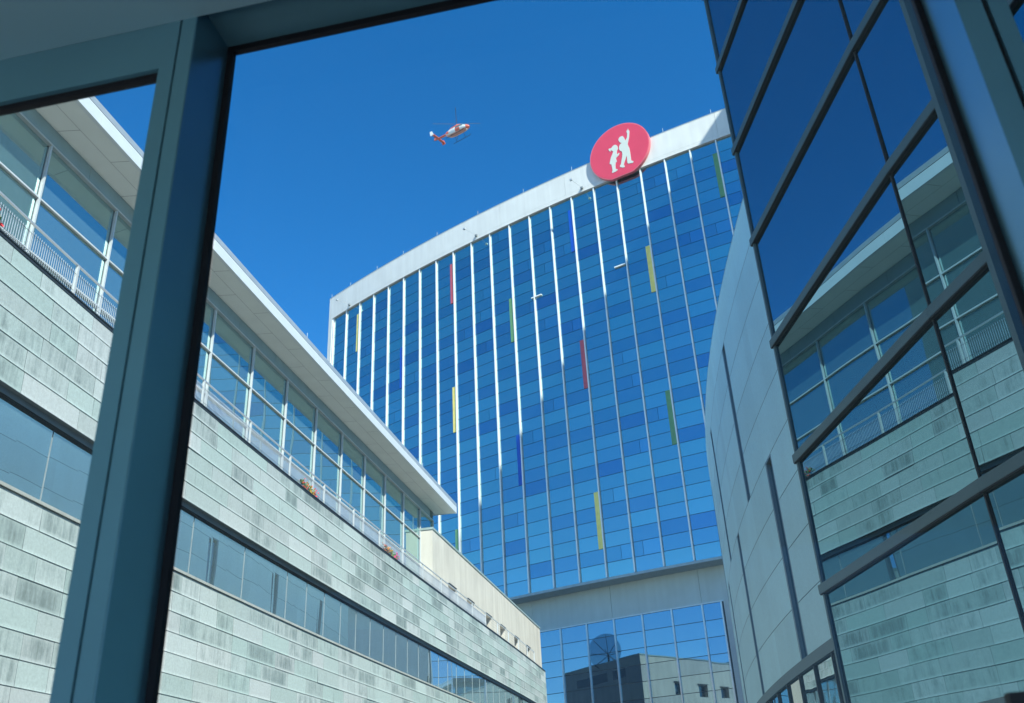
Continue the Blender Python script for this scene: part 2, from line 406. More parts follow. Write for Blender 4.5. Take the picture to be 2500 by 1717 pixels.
for z in (ZT, ZL):
    b_ = MB(); b_.path(glz, gs, 0.07, -0.02, z - .032, z + .032); b_.build('window_transom', M_alupale, cb)
b_ = MB(); b_.path(glz, gs, 0.12, -0.04, ZH, ZH + .06); b_.build('window_head_rail', M_alu, cb)
b_ = MB()
jy = [17.0 + 2.88 * i for i in range(-8, 13)]
pr = gy[0] - 2.847
for y in [j for j in jy if j > pr + .3] :
    y2 = min(y, gend)
    b_.path(glz, frange(pr + .006, y2 - .006, 3), 0.04, -0.1, ZH + .06, ZS); pr = y2
    if y >= gend: break
b_.build('metal_band', M_greyband, cb)
# end wall of the penthouse (glass return with its head band)
g0 = glz(gend, 0, 0); nrm = Vector((0.9845, -0.1755, 0))
m_ = MB()
def retp(s, off, z): return Vector((g0.x, g0.y, 0)) - nrm * s + Vector((0.1755, 0.9845, 0)) * off + Vector((0, 0, z))
m_.path(retp, [0, 14], 0, -0.04, zf, ZH); m_.build('end_pane', M_pglass, cb)
m_ = MB(); m_.path(retp, [-.04, 14], 0.04, -0.1, ZH, ZS); m_.build('end_band', M_greyband, cb)
m_ = MB()
m_.path(glz, gs, -6.5, -6.7, zf, ZH + .3, 0)           # back wall
m_.path(glz, gs, -0.3, -6.5, ZH + 0.1, ZH + 0.2, 1)    # ceiling
m_.path(glz, gs, -0.3, -6.5, zf, zf + 0.05, 2)
m_.build('penthouse_room', [M_interior, mat('ceiling_tile', (0.55, 0.58, 0.56), 0.8), M_grey], cb)
for y in [gy[0] + 2.847 * (k + .55) for k in range(6, 19)]:
    b_ = MB(); b_.post(glz, y, 0.18, SG, -2.2, -2.55, zf, ZH + .1); b_.build('interior_column', M_interior, cb)
for y in [gy[0] + 2.847 * (k + .3) for k in range(6, 19)]:
    b_ = MB(); b_.path(glz, [y, y + 1.4], -1.6, -1.8, ZH - 1.6, ZH - 1.5); b_.build('ceiling_lamp', M_white, cb)
# roof
fend = 55.92
fsx = frange(2, fend, 44)
m_ = MB()
def sof(y, f, z):
    a = glz(y * SF / SG * 1.0, 0, z); b = fas(y, 0, z)
    return a + (b - a) * f
s_in = [24.3 / SF + 3.74 / SF * i for i in range(-8, 16)]; s_out = [26.05 / SF + 3.74 / SF * i for i in range(-8, 16)]
for js, f0, f1 in ((s_in, 0.0, 0.5), (s_out, 0.5, 1.0)):
    pr = js[0]
    for y in js[1:]:
        a_, b_ = pr + .008, min(y, fend) - .008
        if b_ > a_:
            m_.quad(sof(a_, f0 + .004, ZS), sof(b_, f0 + .004, ZS), sof(b_, f1 - .004, ZS), sof(a_, f1 - .004, ZS))
        pr = y
m_.build('roof_soffit', M_soffit, cb)
m_ = MB()
pr = -3.0; jf = [24.08 / SF + 7.48 / SF * i for i in range(-4, 8)]
for y in jf + [fend]:
    y = min(y, fend)
    if y - pr > .1: m_.path(fas, frange(pr + .004, y - .004, 4), 0.0, -0.15, ZS - .01, ZS + 0.50)
    pr = y
m_.build('roof_fascia', mat('fascia_metal', (0.74, 0.76, 0.76), 0.35, 0.1, 0.03), cb)
m_ = MB(); m_.path(fas, fsx, 0.0, -0.3, ZS + 0.535, ZS + 0.78); m_.path(fas, fsx, -0.06, -0.3, ZS + .5, ZS + .535, 1); m_.build('roof_gutter', [M_alu, M_gasket], cb)
m_ = MB(); m_.path(fas, fsx, -0.14, -14, ZS + 0.015, ZS + 0.72); m_.build('roof', M_grey, cb)
for y in (23.0, 33.4, 41.15, 49.2):
    b_ = MB(); b_.tube(fas(y, -.1, ZS + .7), fas(y, -.1, ZS + 1.15), .014, 6); b_.build('lightning_rod', M_alupale, cb)

# ------------------------------------------------------------------ terrace railing
M_picket = mat('picket_metal', (0.42, 0.45, 0.50), 0.5, 0.2)
rl = thing('terrace_railing', cop(30, 0, UT), 'white metal picket railing along the terrace edge above the green copper wall', 'railing')
ZR = 10.42 * SC
rs = frange(4, 63.86, 80)
b_ = MB(); b_.path(cop, rs, -0.08, -0.13, ZR - .03, ZR + .02); b_.build('handrail', M_alu, rl)
b_ = MB(); b_.path(cop, frange(4, 50.6, 60), -0.09, -0.12, UT + .04, UT + .09); b_.build('bottom_rail', M_alupale, rl)
py = [15.4 + 2.71 * n for n in range(-4, 18)] + [63.8]
for y in py:
    b_ = MB(); b_.post(cop, y, 0.035, SC, -0.07, -0.15, UT - .02, ZR - .03); b_.build('post', M_alupale, rl)
yy = [15.4 + 2.71 * n for n in range(-4, 14)]
for a, b in zip(yy[:-1], yy[1:]):
    q_ = MB(); n_ = int((b - a) * SC / 0.085)
    for k in range(1, n_):
        y = a + (b - a) * k / n_
        q_.post(cop, y, 0.0065, SC, -0.10, -0.116, UT + .05, ZR - .20)
    for z in (UT + .22, ZR - .30):
        q_.path(cop, [a, b], -0.085, -0.092, z, z + .008, 1)
    q_.build('picket_panel', [M_picket, M_dark], rl)
q_ = MB()
for z in (UT + .25, UT + .45, UT + .65, UT + .85): q_.path(cop, frange(50.6, 63.8, 16), -0.10, -0.108, z, z + .008)
q_.build('cable_set', M_grey, rl)

# flowers on the terrace edge
def flowers(name, y0, y1, cols, label, seed):
    t = thing(name, cop((y0 + y1) / 2, -.1, UT), label, 'flowers', 'flower boxes on the terrace')
    rng = random.Random(seed)
    b_ = MB(); b_.path(cop, frange(y0, y1, 3), -0.16, -0.36, UT, UT + .14); b_.build('planter', M_grey, t)
    lf = MB(); fl = [MB() for _ in cols]
    def leaf(mb, p, s):
        d = Vector((rng.uniform(-1, 1), rng.uniform(-1, 1), rng.uniform(-.4, 1))).normalized(); e = d.orthogonal().normalized()
        mb.quad(p - d * s, p + e * s * .6, p + d * s, p - e * s * .6)
    for k in range(260):
        y = rng.uniform(y0, y1); leaf(lf, cop(y, -0.14 + rng.uniform(-.16, .14), UT + rng.uniform(.02, .38)), rng.uniform(.03, .07))
    for k in range(70):
        y = rng.uniform(y0, y1); i = min(int((y - y0) / (y1 - y0) * len(cols) + rng.uniform(-.5, .5)), len(cols) - 1); i = max(i, 0)
        p = cop(y, -0.05 + rng.uniform(-.1, .1), UT + rng.uniform(.0, .45))
        for _ in range(3): leaf(fl[i], p + Vector((rng.uniform(-.02, .02),) * 3), .05)
    lf.build('foliage', mat(name + '_leaf', (0.10, 0.20, 0.05), 0.7, 0, .3), t)
    for mb, c in zip(fl, cols):
        mb.build('blossom', mat('petal', c, 0.6), t)
flowers('flower_box', 27.0, 28.3, [(0.65, .08, .05), (.6, .35, .05), (.75, .05, .06)], 'red and yellow flowers behind the railing, nearer of the two boxes on the terrace edge', 1)
flowers('flower_box', 34.7, 36.5, [(0.5, .15, .10), (.75, .30, .06), (.85, .05, .30)], 'orange and magenta flowers behind the railing near the beige stone block', 2)
flowers('flower_box', 12.45, 13.15, [(0.7, .03, .03), (.75, .04, .05)], 'small red flowers behind the railing at the left edge of the picture', 4)

# ------------------------------------------------------------------ stone annex
AA = Vector((-6.455, 65.35, 0)); AD = Vector((0.1936, 0.981, 0)).normalized(); AN = Vector((AD.y, -AD.x, 0))
def ann(t, off, z): return AA + AD * t + AN * off + Vector((0, 0, z))
ax = thing('stone_annex', ann(20, -8, UT), 'beige stone block with small recessed windows at the far end of the terrace', 'building')
WZ0, WZ1 = 14.9, 16.50
wins = [(3.95, 5.8), (9.35, 11.2), (15.45, 17.3), (20.88, 22.7), (26.9, 28.7), (32.48, 34.2)]
m_ = MB(); AL = 40.8; AT = 19.62
def wall_face(pt, mb, t0, t1, z0, z1, holes, hz0, hz1, dep):
    prev = t0
    for a, b in holes:
        mb.quad(pt(prev, 0, z0), pt(a, 0, z0), pt(a, 0, z1), pt(prev, 0, z1))
        mb.quad(pt(a, 0, z0), pt(b, 0, z0), pt(b, 0, hz0), pt(a, 0, hz0)); mb.quad(pt(a, 0, hz1), pt(b, 0, hz1), pt(b, 0, z1), pt(a, 0, z1))
        mb.quad(pt(a, 0, hz0), pt(a, -dep, hz0), pt(a, -dep, hz1), pt(a, 0, hz1)); mb.quad(pt(b, -dep, hz0), pt(b, 0, hz0), pt(b, 0, hz1), pt(b, -dep, hz1))
        mb.quad(pt(a, 0, hz1), pt(a, -dep, hz1), pt(b, -dep, hz1), pt(b, 0, hz1)); mb.quad(pt(a, 0, hz0), pt(b, 0, hz0), pt(b, -dep, hz0), pt(a, -dep, hz0))
        prev = b
    mb.quad(pt(prev, 0, z0), pt(t1, 0, z0), pt(t1, 0, z1), pt(prev, 0, z1))
wall_face(ann, m_, 0, AL, -7, AT, wins, WZ0, WZ1, 0.7)
B_ = 18.0
m_.quad(ann(0, -B_, -7), ann(0, 0, -7), ann(0, 0, AT), ann(0, -B_, AT))
m_.quad(ann(AL, 0, -7), ann(AL, -B_, -7), ann(AL, -B_, AT), ann(AL, 0, AT))
m_.quad(ann(AL, -B_, -7), ann(0, -B_, -7), ann(0, -B_, AT), ann(AL, -B_, AT))
m_.build('wall', M_stone, ax)
m_ = MB(); m_.path(ann, [-.06, AL + .06], 0.06, -B_ - .06, AT, AT + .16); m_.build('roof_coping', mat('coping_metal', (0.34, 0.42, 0.40), 0.5, 0.1), ax)
for a, b in wins:
    m_ = MB(); m_.path(ann, [a, b], -0.55, -0.6, WZ0, WZ1)
    wo_ = m_.build('window_pane', M_slot, ax)
    m_ = MB(); m_.path(ann, [a - .06, b + .10], 0.14, 0.0, WZ1 + .03, WZ1 + .09); m_.build('window_hood', M_dark, ax)
m_ = MB()
for t in (3, 7.5, 12): m_.path(lambda s, o, z: ann(AL + o, -s, z), [t, t + 3.2], 0.03, 0.0, 17.2, 18.3)
m_.build('louvre', M_dark, ax)

# satellite dish on the annex roof (seen as a reflection in the tower's lower glass)
dt = thing('satellite_dish', ann(44.0, -7, AT), 'round mesh satellite dish on the beige block, mirrored in the lower tower glass', 'satellite dish')
DC = ann(39.0, -9.0, AT + 1.5); DX = Vector((0.75, 0.62, 0.2)).normalized(); DU = Vector((0, 0, 1)); DR = DX.cross(DU).normalized(); DU = DR.cross(DX).normalized()
dt.location = ann(39.0, -9.0, AT)
M_dish = glass_mat('dish_mesh', (0.1, 0.1, 0.1), (0.05, 0.09, 0.12), 0.02, 0.4, trans=(0.75, 0.85, 0.9), tfac=0.5)
m_ = MB(); RD = 2.6
m_.lathe([(DC + DX * (0.16 * (r * RD) ** 2 / 1.0 * .9), DR * r * RD, DU * r * RD) for r in (0.02, .3, .55, .8, 1.0)], 24)
m_.build('reflector', M_dish, dt, smooth=True)
m_ = MB()
for k in range(8):
    a = pi * k / 4; e = DR * cos(a) + DU * sin(a)
    m_.tube(DC - DX * .1, DC + e * RD * .99 + DX * .85, .045, 5)
m_.build('rib_set', M_gasket, dt)
m_ = MB(); m_.tube(DC - DX * .1, ann(39, -9, AT + .1), .16, 8); m_.tube(DC - DX * .1 , ann(37.5, -8, AT + .1), .06, 6); m_.build('mast', M_dark, dt)
m_ = MB(); m_.tube(DC, DC + DX * 2.0, .05, 6); m_.build('feed_arm', M_dark, dt)

# ------------------------------------------------------------------ glass tower
tw = thing('glass_tower', tow(10, -8, -7), 'tall curved blue glass tower with white fins, pale parapet and scattered coloured panels', 'building')
ZP0, ZP1, ZB = 50.0 * ST, 52.72 * ST, 15.87 * ST
PITCHR = 1.0945 * ST; ZTOP = 48.72 * ST
IE = 24
rows = [ZP0] + [ZTOP - k * PITCHR for k in range(31)]; rows[-1] = ZB + .05
rng = random.Random(21)
base_row = []
for k in range(31):
    base_row.append(rng.random())
# panel tones: three kinds of glass set in a loosely repeating order
accents = [(2, 0, 'yellow'), (8, 0, 'red'), (14, 0, 'blue'), (20, 0, 'green'), (5, 6, 'blue'), (11, 6, 'green'), (17, 6, 'yellow'),
           (2, 12, 'green'), (8, 12, 'yellow'), (14, 12, 'red'), (20, 12, 'blue'), (5, 18, 'red'), (11, 18, 'blue'), (17, 18, 'green'), (8, 24, 'green'), (14, 24, 'yellow'), (20, 24, 'red')]
tones = [(1.0, 1.05, 1.0), (0.88, 0.95, 0.95), (0.72, 0.81, 0.90), (0.57, 0.67, 0.86)]
for i in range(0, IE):
    p_ = MB(); prevt = 0
    for k in range(31):
        r = rng.random()
        ph = (k + (1 if i % 7 == 3 else 0)) % 6
        wts = {0: (.70, .25, .05), 1: (.15, .65, .15), 2: (.08, .22, .60), 3: (.65, .30, .05), 4: (.20, .60, .15), 5: (.05, .25, .40)}[ph]
        t = 0 if r < wts[0] else 1 if r < wts[0] + wts[1] else 2 if r < sum(wts) else 3
        tn = tuple(c * rng.uniform(.97, 1.03) for c in tones[t])
        z1 = rows[k] - .035; z0 = rows[k + 1] + .035
        a, b = i + .018, i + 0.982
        def tq(a, b, tn, off=0.0):
            n_ = 1
            p_.quad(tow(a, off, z0), tow(b, off, z0), tow(b, off, z1), tow(a, off, z1), 0, tn)
        if rng.random() < .13 and t != 0:      # a blind half drawn or a split pane
            c = rng.uniform(.3, .8)
            tq(a, i + c - .006, tn); tq(i + c + .006, b, tuple(min(1.05, q * 1.12) for q in tn))
        else: tq(a, b, tn)
    p_.build('glazing_bay', M_tglass, tw)
m_ = MB(); m_.path(tow, frange(0, IE, 48), -0.05, -0.5, ZB + .02, ZP0); m_.build('glazing_backing', mat('transom_metal', (0.02, 0.06, 0.12), 0.5), tw)
for i in range(0, IE + 1):
    b_ = MB(); b_.post(tow, i, 0.085, TM, 0.24, -0.04, ZB + .1, ZP0 + .02); b_.build('fin', M_fin, tw)
for i, k, c in accents:
    z1 = ZTOP - k * PITCHR; b_ = MB()
    b_.path(tow, frange(i - 0.205, i - 0.022, 2), 0.12, -0.02, z1 - 4 * PITCHR, z1)
    b_.build('accent_panel', M_accent[c], tw, label='%s panel beside a fin' % c)
m_ = MB()
jj = [-0.34, 1.04, 4.2, 7.4, 10.6, 13.8, 17.0, 20.14, 23.3, IE]
for a, b in zip(jj[:-1], jj[1:]):
    m_.path(tow, frange(a + .004, b - .004, 8), 0.34, -0.6, ZP0 + .62, ZP1); m_.path(tow, frange(a + .004, b - .004, 8), 0.34, -0.6, ZP0, ZP0 + .60)
m_.path(tow, [-0.34, -0.07], 0.34, -0.6, ZB - .1, ZP0 - .01)
m_.build('parapet', M_parapet, tw)
m_ = MB(); m_.path(tow, frange(-.36, IE, 40), 0.38, -0.64, ZP1, ZP1 + .06); m_.build('parapet_cap', M_alu, tw)
m_ = MB()
l0 = tow(-.30, -.6, 0); l1 = l0 + Vector((-.45, .89, 0)) * 0; nb = Vector((0.684, 0.729, 0))
def trp(s, off, z): return Vector((l0.x, l0.y, 0)) + nb * s + Vector((-.729, .684, 0)) * off + Vector((0, 0, z))
m_.path(trp, [0, 26], 0.1, -0.4, -7, ZP1 - .02); m_.build('end_wall', M_parapet, tw)
m_ = MB(); m_.path(tow, frange(-.2, IE, 30), -0.7, -24, ZP1 - 1.2, ZP1 - 1.0); m_.build('roof', M_grey, tw)
for i in [-0.27, 1.21, 3.17, 4.95, 7.07, 9.41, 11.8, 14.14, 18.11, 20.02]:
    b_ = MB(); b_.tube(tow(i, .1, ZP1), tow(i, .1, ZP1 + 1.0), .03, 6); b_.build('lightning_rod', M_alupale, tw)
RW_ = -1.5 * ST
m_ = MB(); m_.path(tow, frange(-.3, IE, 48), 0.30, RW_, ZB - .30, ZB); m_.build('soffit_edge', mat('soffit_metal', (0.32, 0.39, 0.41), 0.6, 0.1), tw)
ZL1 = 13.29 * ST
m_ = MB()
vj = [k * 3.1 + 1.3 for k in range(0, 8)]
pr = -.3
for v in vj + [IE]:
    m_.path(tow, frange(pr + .005, v - .005, 6), RW_ + .02, RW_ - .6, ZL1, ZB - .30); pr = v
m_.build('recessed_wall', mat('recess_panel', (0.46, 0.52, 0.50), 0.75, 0, 0.05, 0.5, streak=0.05), tw)
lm_ = [11.72 + 1.018 * k for k in range(-11, 6)] + [17.43]
lrow = [ZL1 - .12 - k * 1.128 * ST for k in range(0, 17)]
pr = lm_[0] - 1.018
for v in lm_:
    p_ = MB()
    for k in range(len(lrow) - 1):
        tn = rng.choice(((.60, .68, .80), (.56, .64, .78), (.50, .58, .74)))
        n_ = 1
        p_.quad(tow(pr + .012, RW_ + .1, lrow[k + 1] + .035), tow(v - .012, RW_ + .1, lrow[k + 1] + .035), tow(v - .012, RW_ + .1, lrow[k] - .035), tow(pr + .012, RW_ + .1, lrow[k] - .035), 0, tn)
    p_.build('lower_glazing_bay', M_tglass, tw)
    b_ = MB(); b_.post(tow, v, 0.085, TM, RW_ + .26, RW_ + .06, -7, ZL1); b_.build('lower_mullion', M_alu, tw)
    pr = v
m_ = MB(); m_.path(tow, frange(-.3, 17.5, 40), RW_ + .05, RW_ - .4, -7, ZL1); m_.path(tow, frange(-.3, 17.5, 40), RW_ + .16, RW_ + .0, ZL1 - .1, ZL1 + .04, 1)
m_.build('lower_backing', [M_dark, M_alu], tw)
m_ = MB(); m_.path(tow, frange(17.5, IE, 10), RW_ + .12, RW_ - .5, -7, ZL1 - .02); m_.build('base_wall', M_conc, tw)
for i0, i1, z in ((11.86, 12.32, 41.3 * ST), (15.5, 15.94, 41.22 * ST)):
    m_ = MB(); m_.path(tow, frange(i0, i1, 3), 0.22, 0.0, z - .09, z + .09); m_.build('white_ledge', M_white, tw, label='short white bar on the dark glass')

# maintenance arms below the parapet
for i, zt, lab in ((1.3, 50.35, 'thin white floodlight arm on the parapet at the left end of the tower'), (9.35, 50.4, 'thin white floodlight arm on the middle of the tower parapet'), (14.55, 50.35, 'thin white floodlight arm on the parapet just left of the red round sign')):
    fl_ = thing('floodlight_arm', tow(i, .34, zt * ST), lab, 'floodlight', 'floodlight arms on the tower parapet')
    b_ = MB(); b_.path(tow, [i - .05, i + .05], .60, .35, zt * ST - .16, zt * ST + .16); b_.build('mount_box', M_grey, fl_)
    b_ = MB(); b_.tube(tow(i, .5, zt * ST + .1), tow(i - .12, 2.7, zt * ST + .25), .022, 6); b_.build('arm', M_alu, fl_)
    b_ = MB(); b_.path(tow, [i - .17, i - .08], 2.95, 2.65, zt * ST + .12, zt * ST + .38); b_.build('lamp_head', M_alu, fl_)

# ------------------------------------------------------------------ round sign
ANG = -88.97 / 167.566
st_ = Vector((cos(ANG), sin(ANG), 0)); sn_ = Vector((sin(ANG), -cos(ANG), 0))
C0 = tow(16.3909, 0, 0)
DEP = 0.85
def sg(s, off, z): return Vector((C0.x, C0.y, 0)) + st_ * (s * ST / 1.65) + sn_ * off + Vector((0, 0, z * ST / 1.65))
sgn = thing('round_sign', sg(0, .3, 82.0), 'round red sign with two cream children figures on the tower parapet', 'sign')
RS, CZ, CX = 4.73, 86.45, -0.2
ch = 82.0
th = math.asin((CZ - ch) / RS)
N_ = 72
pts = []
a0 = -pi / 2 + (pi / 2 - th); 
st_a = -th; 
for k in range(N_ + 1):
    a = -th + (pi + 2 * th) * k / N_
    pts.append((CX + RS * cos(a), CZ + RS * sin(a)))
def ring_solid(mb, pts, o0, o1, m=0):
    i = len(mb.v); n = len(pts)
    mb.v += [sg(s, o0, z) for s, z in pts] + [sg(s, o1, z) for s, z in pts]
    for k in range(n):
        j = (k + 1) % n; mb.f.append((i + k, i + j, i + n + j, i + n + k)); mb.mi.append(m); mb.t.append((1, 1, 1)); mb.uv.append(None)
    mb.f.append(tuple(i + n + k for k in range(n))); mb.mi.append(m); mb.t.append((1, 1, 1)); mb.uv.append(None)
    mb.f.append(tuple(i + k for k in range(n))[::-1]); mb.mi.append(m); mb.t.append((1, 1, 1)); mb.uv.append(None)
def shrink(p, d):
    return [(CX + (s - CX) * (1 - d / RS), CZ + (z - CZ) * (1 - d / RS)) for s, z in p]
m_ = MB(); ring_solid(m_, pts, .36, DEP); m_.build('rim', M_redrim, sgn)
m_ = MB(); ring_solid(m_, shrink(pts, .13), DEP - .02, DEP + .02); m_.build('face', M_red, sgn)
GIRL = [[-0.64,87.76],[-0.44,87.57],[-0.33,87.22],[-0.33,86.88],[-0.51,86.62],[-0.58,86.28],[-0.58,85.94],[-0.27,86.11],[-0.19,86.0],[-0.31,85.72],[-0.67,85.47],[-0.8,85.45],[-0.79,85.06],[-0.7,84.73],[-0.93,84.63],[-1.03,84.21],[-1.07,83.56],[-0.76,83.33],[-0.77,83.21],[-1.12,83.08],[-1.65,83.07],[-1.68,83.25],[-1.55,83.49],[-1.62,84.61],[-1.91,84.83],[-1.56,85.89],[-1.28,86.35],[-1.09,86.77],[-1.24,86.89],[-1.42,87.15],[-1.35,87.25],[-1.45,87.22],[-1.56,86.9],[-1.78,87.28],[-1.8,87.5],[-1.6,87.53],[-1.35,87.45],[-1.18,87.67],[-0.9,87.81]]
BOY = [[0.63,88.81],[0.81,88.43],[0.92,87.94],[0.94,87.73],[1.27,88.2],[1.39,88.92],[1.29,89.22],[1.42,89.47],[1.51,89.46],[1.59,89.72],[1.65,89.35],[1.76,89.21],[1.73,88.88],[1.58,88.05],[1.41,87.53],[1.35,87.31],[1.24,87.02],[1.3,86.56],[1.41,86.26],[1.42,86.0],[1.45,85.31],[1.45,84.72],[1.45,83.89],[1.73,83.67],[1.78,83.48],[1.62,83.39],[0.99,83.56],[0.86,83.67],[0.83,84.09],[0.87,84.74],[0.84,85.1],[0.63,84.6],[0.34,83.95],[0.24,83.74],[0.38,83.39],[0.33,83.24],[0.01,83.29],[-0.36,83.57],[-0.37,83.73],[-0.17,83.98],[-0.05,84.42],[0.14,85.09],[0.24,85.63],[0.22,86.15],[-0.08,86.42],[-0.18,86.76],[-0.11,87.16],[0.08,87.5],[0.35,87.62],[0.08,87.88],[-0.08,88.26],[-0.07,88.51],[0.11,88.77],[0.34,88.83]]
from mathutils.geometry import tessellate_polygon
for nm, P_ in (('girl_figure', GIRL), ('boy_figure', BOY)):
    mb = MB(); ring = [(s, z) for s, z in P_]
    i = len(mb.v); n = len(ring); o0, o1 = DEP + .01, DEP + .06
    mb.v += [sg(s, o0, z) for s, z in ring] + [sg(s, o1, z) for s, z in ring]
    for k in range(n):
        j = (k + 1) % n; mb.f.append((i + j, i + k, i + n + k, i + n + j)); mb.mi.append(0); mb.t.append((1, 1, 1)); mb.uv.append(None)
    for tri in tessellate_polygon([[Vector((s, z, 0)) for s, z in ring]]):
        mb.f.append(tuple(i + n + t for t in tri)); mb.mi.append(0); mb.t.append((1, 1, 1)); mb.uv.append(None)
    mb.build(nm, M_silh, sgn)

# ------------------------------------------------------------------ curved panel building
pb = thing('curved_panel_building', cwl(-95, -5, -7), 'pale curved panel wall with narrow slot windows beside the mirror glass wall', 'building')
JZ = [h * KC for h in (8.252, 7.521, 6.822, 6.096, 5.383, 4.643, 3.94, 3.23, 2.509, 1.824)]
slots = []
for k in range(-3, 11):
    a0_ = -92.80 - 1.72 * k
    wdt = .36 if k == 0 else .28
    slots.append((a0_ - wdt, a0_, (5, 9) if k % 2 == 0 else (1, 5)))
AE = -86.2
cells = [AE]
for a, b, _ in slots: cells += [b, a]
cells.append(-112)
m_ = MB(); rng = random.Random(9)
extra = {}
for ci in range(len(cells) - 1):
    hi, lo = cells[ci], cells[ci + 1]
    isslot = ci % 2 == 1
    for r in range(9):
        if isslot:
            k = (ci - 1) // 2; r0, r1 = slots[k][2]
            if r0 <= r < r1: continue
        tn = rng.uniform(.94, 1.04)
        n_ = max(1, int((hi - lo) / .25))
        s_ = frange(hi, lo, n_)
        for a, b in zip(s_[:-1], s_[1:]):
            jl = .006 / CM if b == lo and not isslot else 0
            m_.quad(cwl(b, 0, JZ[r + 1] + .012), cwl(a, 0, JZ[r + 1] + .012), cwl(a, 0, JZ[r] - .012), cwl(b, 0, JZ[r] - .012), 0, tn)
M_cpanel = mat('grey_panel', (0.54, 0.74, 0.74), 0.55, 0, 0.04, 0.5, streak=0.02, grain=0.10, tone=True)
m_.build('panel_wall', M_cpanel, pb)
holes = []
bs = frange(AE, -112, 100)
m_ = MB()
for a, b in zip(bs[:-1], bs[1:]):
    m_.quad(cwl(b, -.22, -7), cwl(a, -.22, -7), cwl(a, -.22, JZ[0] - .1), cwl(b, -.22, JZ[0] - .1))
m_.build('backing_wall', M_groove, pb)
for k, (a, b, (r0, r1)) in enumerate(slots):
    z1, z0 = JZ[r0] - .04, JZ[r1] + .01
    m_ = MB()
    m_.quad(cwl(a + .06, -.12, z0), cwl(b - .01, -.12, z0), cwl(b - .01, -.12, z1 - .25), cwl(a + .06, -.12, z1 - .25), 0)
    m_.build('slot_pane', M_slot, pb)
    m_ = MB(); m_.path(cwl, [a - .004, a + .06], 0.012, -.16, z0, z1); m_.path(cwl, [b - .03, b + .004], 0.004, -.2, z0, z1); m_.path(cwl, [a, b], 0.008, -.2, z1 - .05, z1 + .03); m_.build('slot_frame', mat('slot_metal', (0.16, 0.23, 0.27), 0.5, 0.3), pb)
m_ = MB(); m_.path(cwl, bs, 0.0, -.3, JZ[0] + .004, JZ[0] + .05); m_.path(cwl, bs, -.23, -9, JZ[0] - .1, JZ[0]); m_.build('roof', M_conc, pb)
m_ = MB(); m_.path(cwl, bs, 0.10, -.2, JZ[9] - .40, JZ[9] - .03); m_.build('strip_head', M_cap, pb)
a = AE; k = 0
while a > -111:
    b = a - .80
    m_ = MB(); m_.quad(cwl(b + .03, -.03, -1.0), cwl(a - .03, -.03, -1.0), cwl(a - .03, -.03, JZ[9] - .40), cwl(b + .03, -.03, JZ[9] - .40)); m_.build('strip_pane', M_slot, pb)
    m_ = MB(); m_.post(cwl, b + .0, 0.035, CM, .05, -.12, -1.0, JZ[9] - .40); m_.build('strip_mullion', M_dark, pb)
    a = b
m_ = MB(); m_.path(cwl, frange(AE, -112, 40), 0.0, -.2, -7, -1.0); m_.build('base_wall', M_conc, pb)

# ------------------------------------------------------------------ mirror glass wall on the right
K = 1.09
GP = [Vector((3.590 * K, 11.22 * K, 0)), Vector((3.905 * K, 7.525 * K, 0)), Vector((4.385 * K, 3.80 * K, 0)), Vector((5.02 * K, 0.1 * K, 0)), Vector((5.85 * K, -3.6 * K, 0))]
mg = thing('mirror_glass_wall', GP[1] + Vector((2, 0, -7)), 'dark mirror glass wall on the right with grey caps, mirroring the copper building', 'building')
CZs = [(2.3326 + 1.6722 * k) * K for k in range(-5, 11)]
NW = []
for f in range(4):
    A_, B2 = GP[f], GP[f + 1]; d_ = (B2 - A_).normalized(); n_ = Vector((-d_.y, d_.x, 0)); 
    if n_.x > 0: n_ = -n_
    NW.append(n_)
    L_ = (B2 - A_).length
    def fp(s, off, z, A_=A_, d_=d_, n_=n_): return A_ + d_ * s + n_ * off + Vector((0, 0, z))
    x0 = 0.0 if f else 0.0
    for r in range(len(CZs) - 1):
        z0, z1 = CZs[r] + .0, CZs[r + 1]
        tl = rng.uniform(-.003, .003); tl2 = rng.uniform(-.003, .003)
        p_ = MB(); p_.quad(fp(.02, -tl - tl2, z0), fp(L_ - .02, tl - tl2, z0), fp(L_ - .02, tl + tl2, z1), fp(.02, -tl + tl2, z1))
        p_.build('mirror_pane', M_mirror, mg)
    for r in range(len(CZs)):
        b_ = MB(); z = CZs[r]
        e_ = -.08 if f == 0 else .0
        b_.hexa([fp(e_, .052, z), fp(L_ + (0 if f else 0), .052, z), fp(L_, -.05, z), fp(e_, -.05, z)], [fp(e_, .052, z + .115), fp(L_, .052, z + .115), fp(L_, -.05, z + .122), fp(e_, -.05, z + .122)])
        b_.hexa([fp(e_ + .01, .048, z - .016), fp(L_ , .048, z - .016), fp(L_, -.05, z - .014), fp(e_ + .01, -.05, z - .014)], [fp(e_ + .01, .048, z - .0005), fp(L_, .048, z - .0005), fp(L_, -.05, z - .0005), fp(e_ + .01, -.05, z - .0005)], 1)
        b_.build('glazing_cap', [M_cap, M_gasket], mg)
    b_ = MB(); b_.hexa([fp(L_ - .012, .018, -7), fp(L_ + .012, .018, -7), fp(L_ + .012, -.05, -7), fp(L_ - .012, -.05, -7)], [fp(L_ - .012, .018, CZs[-1]), fp(L_ + .012, .018, CZs[-1]), fp(L_ + .012, -.05, CZs[-1]), fp(L_ - .012, -.05, CZs[-1])])
    b_.build('glass_joint', M_gasket, mg)
    b_ = MB(); b_.hexa([fp(0, -.06, -7), fp(L_, -.06, -7), fp(L_, -.3, -7), fp(0, -.3, -7)], [fp(0, -.06, CZs[-1]), fp(L_, -.06, CZs[-1]), fp(L_, -.3, CZs[-1]), fp(0, -.3, CZs[-1])])
    b_.build('backing_wall', M_gasket, mg)
d_ = (GP[1] - GP[0]).normalized(); n_ = NW[0]
b_ = MB()
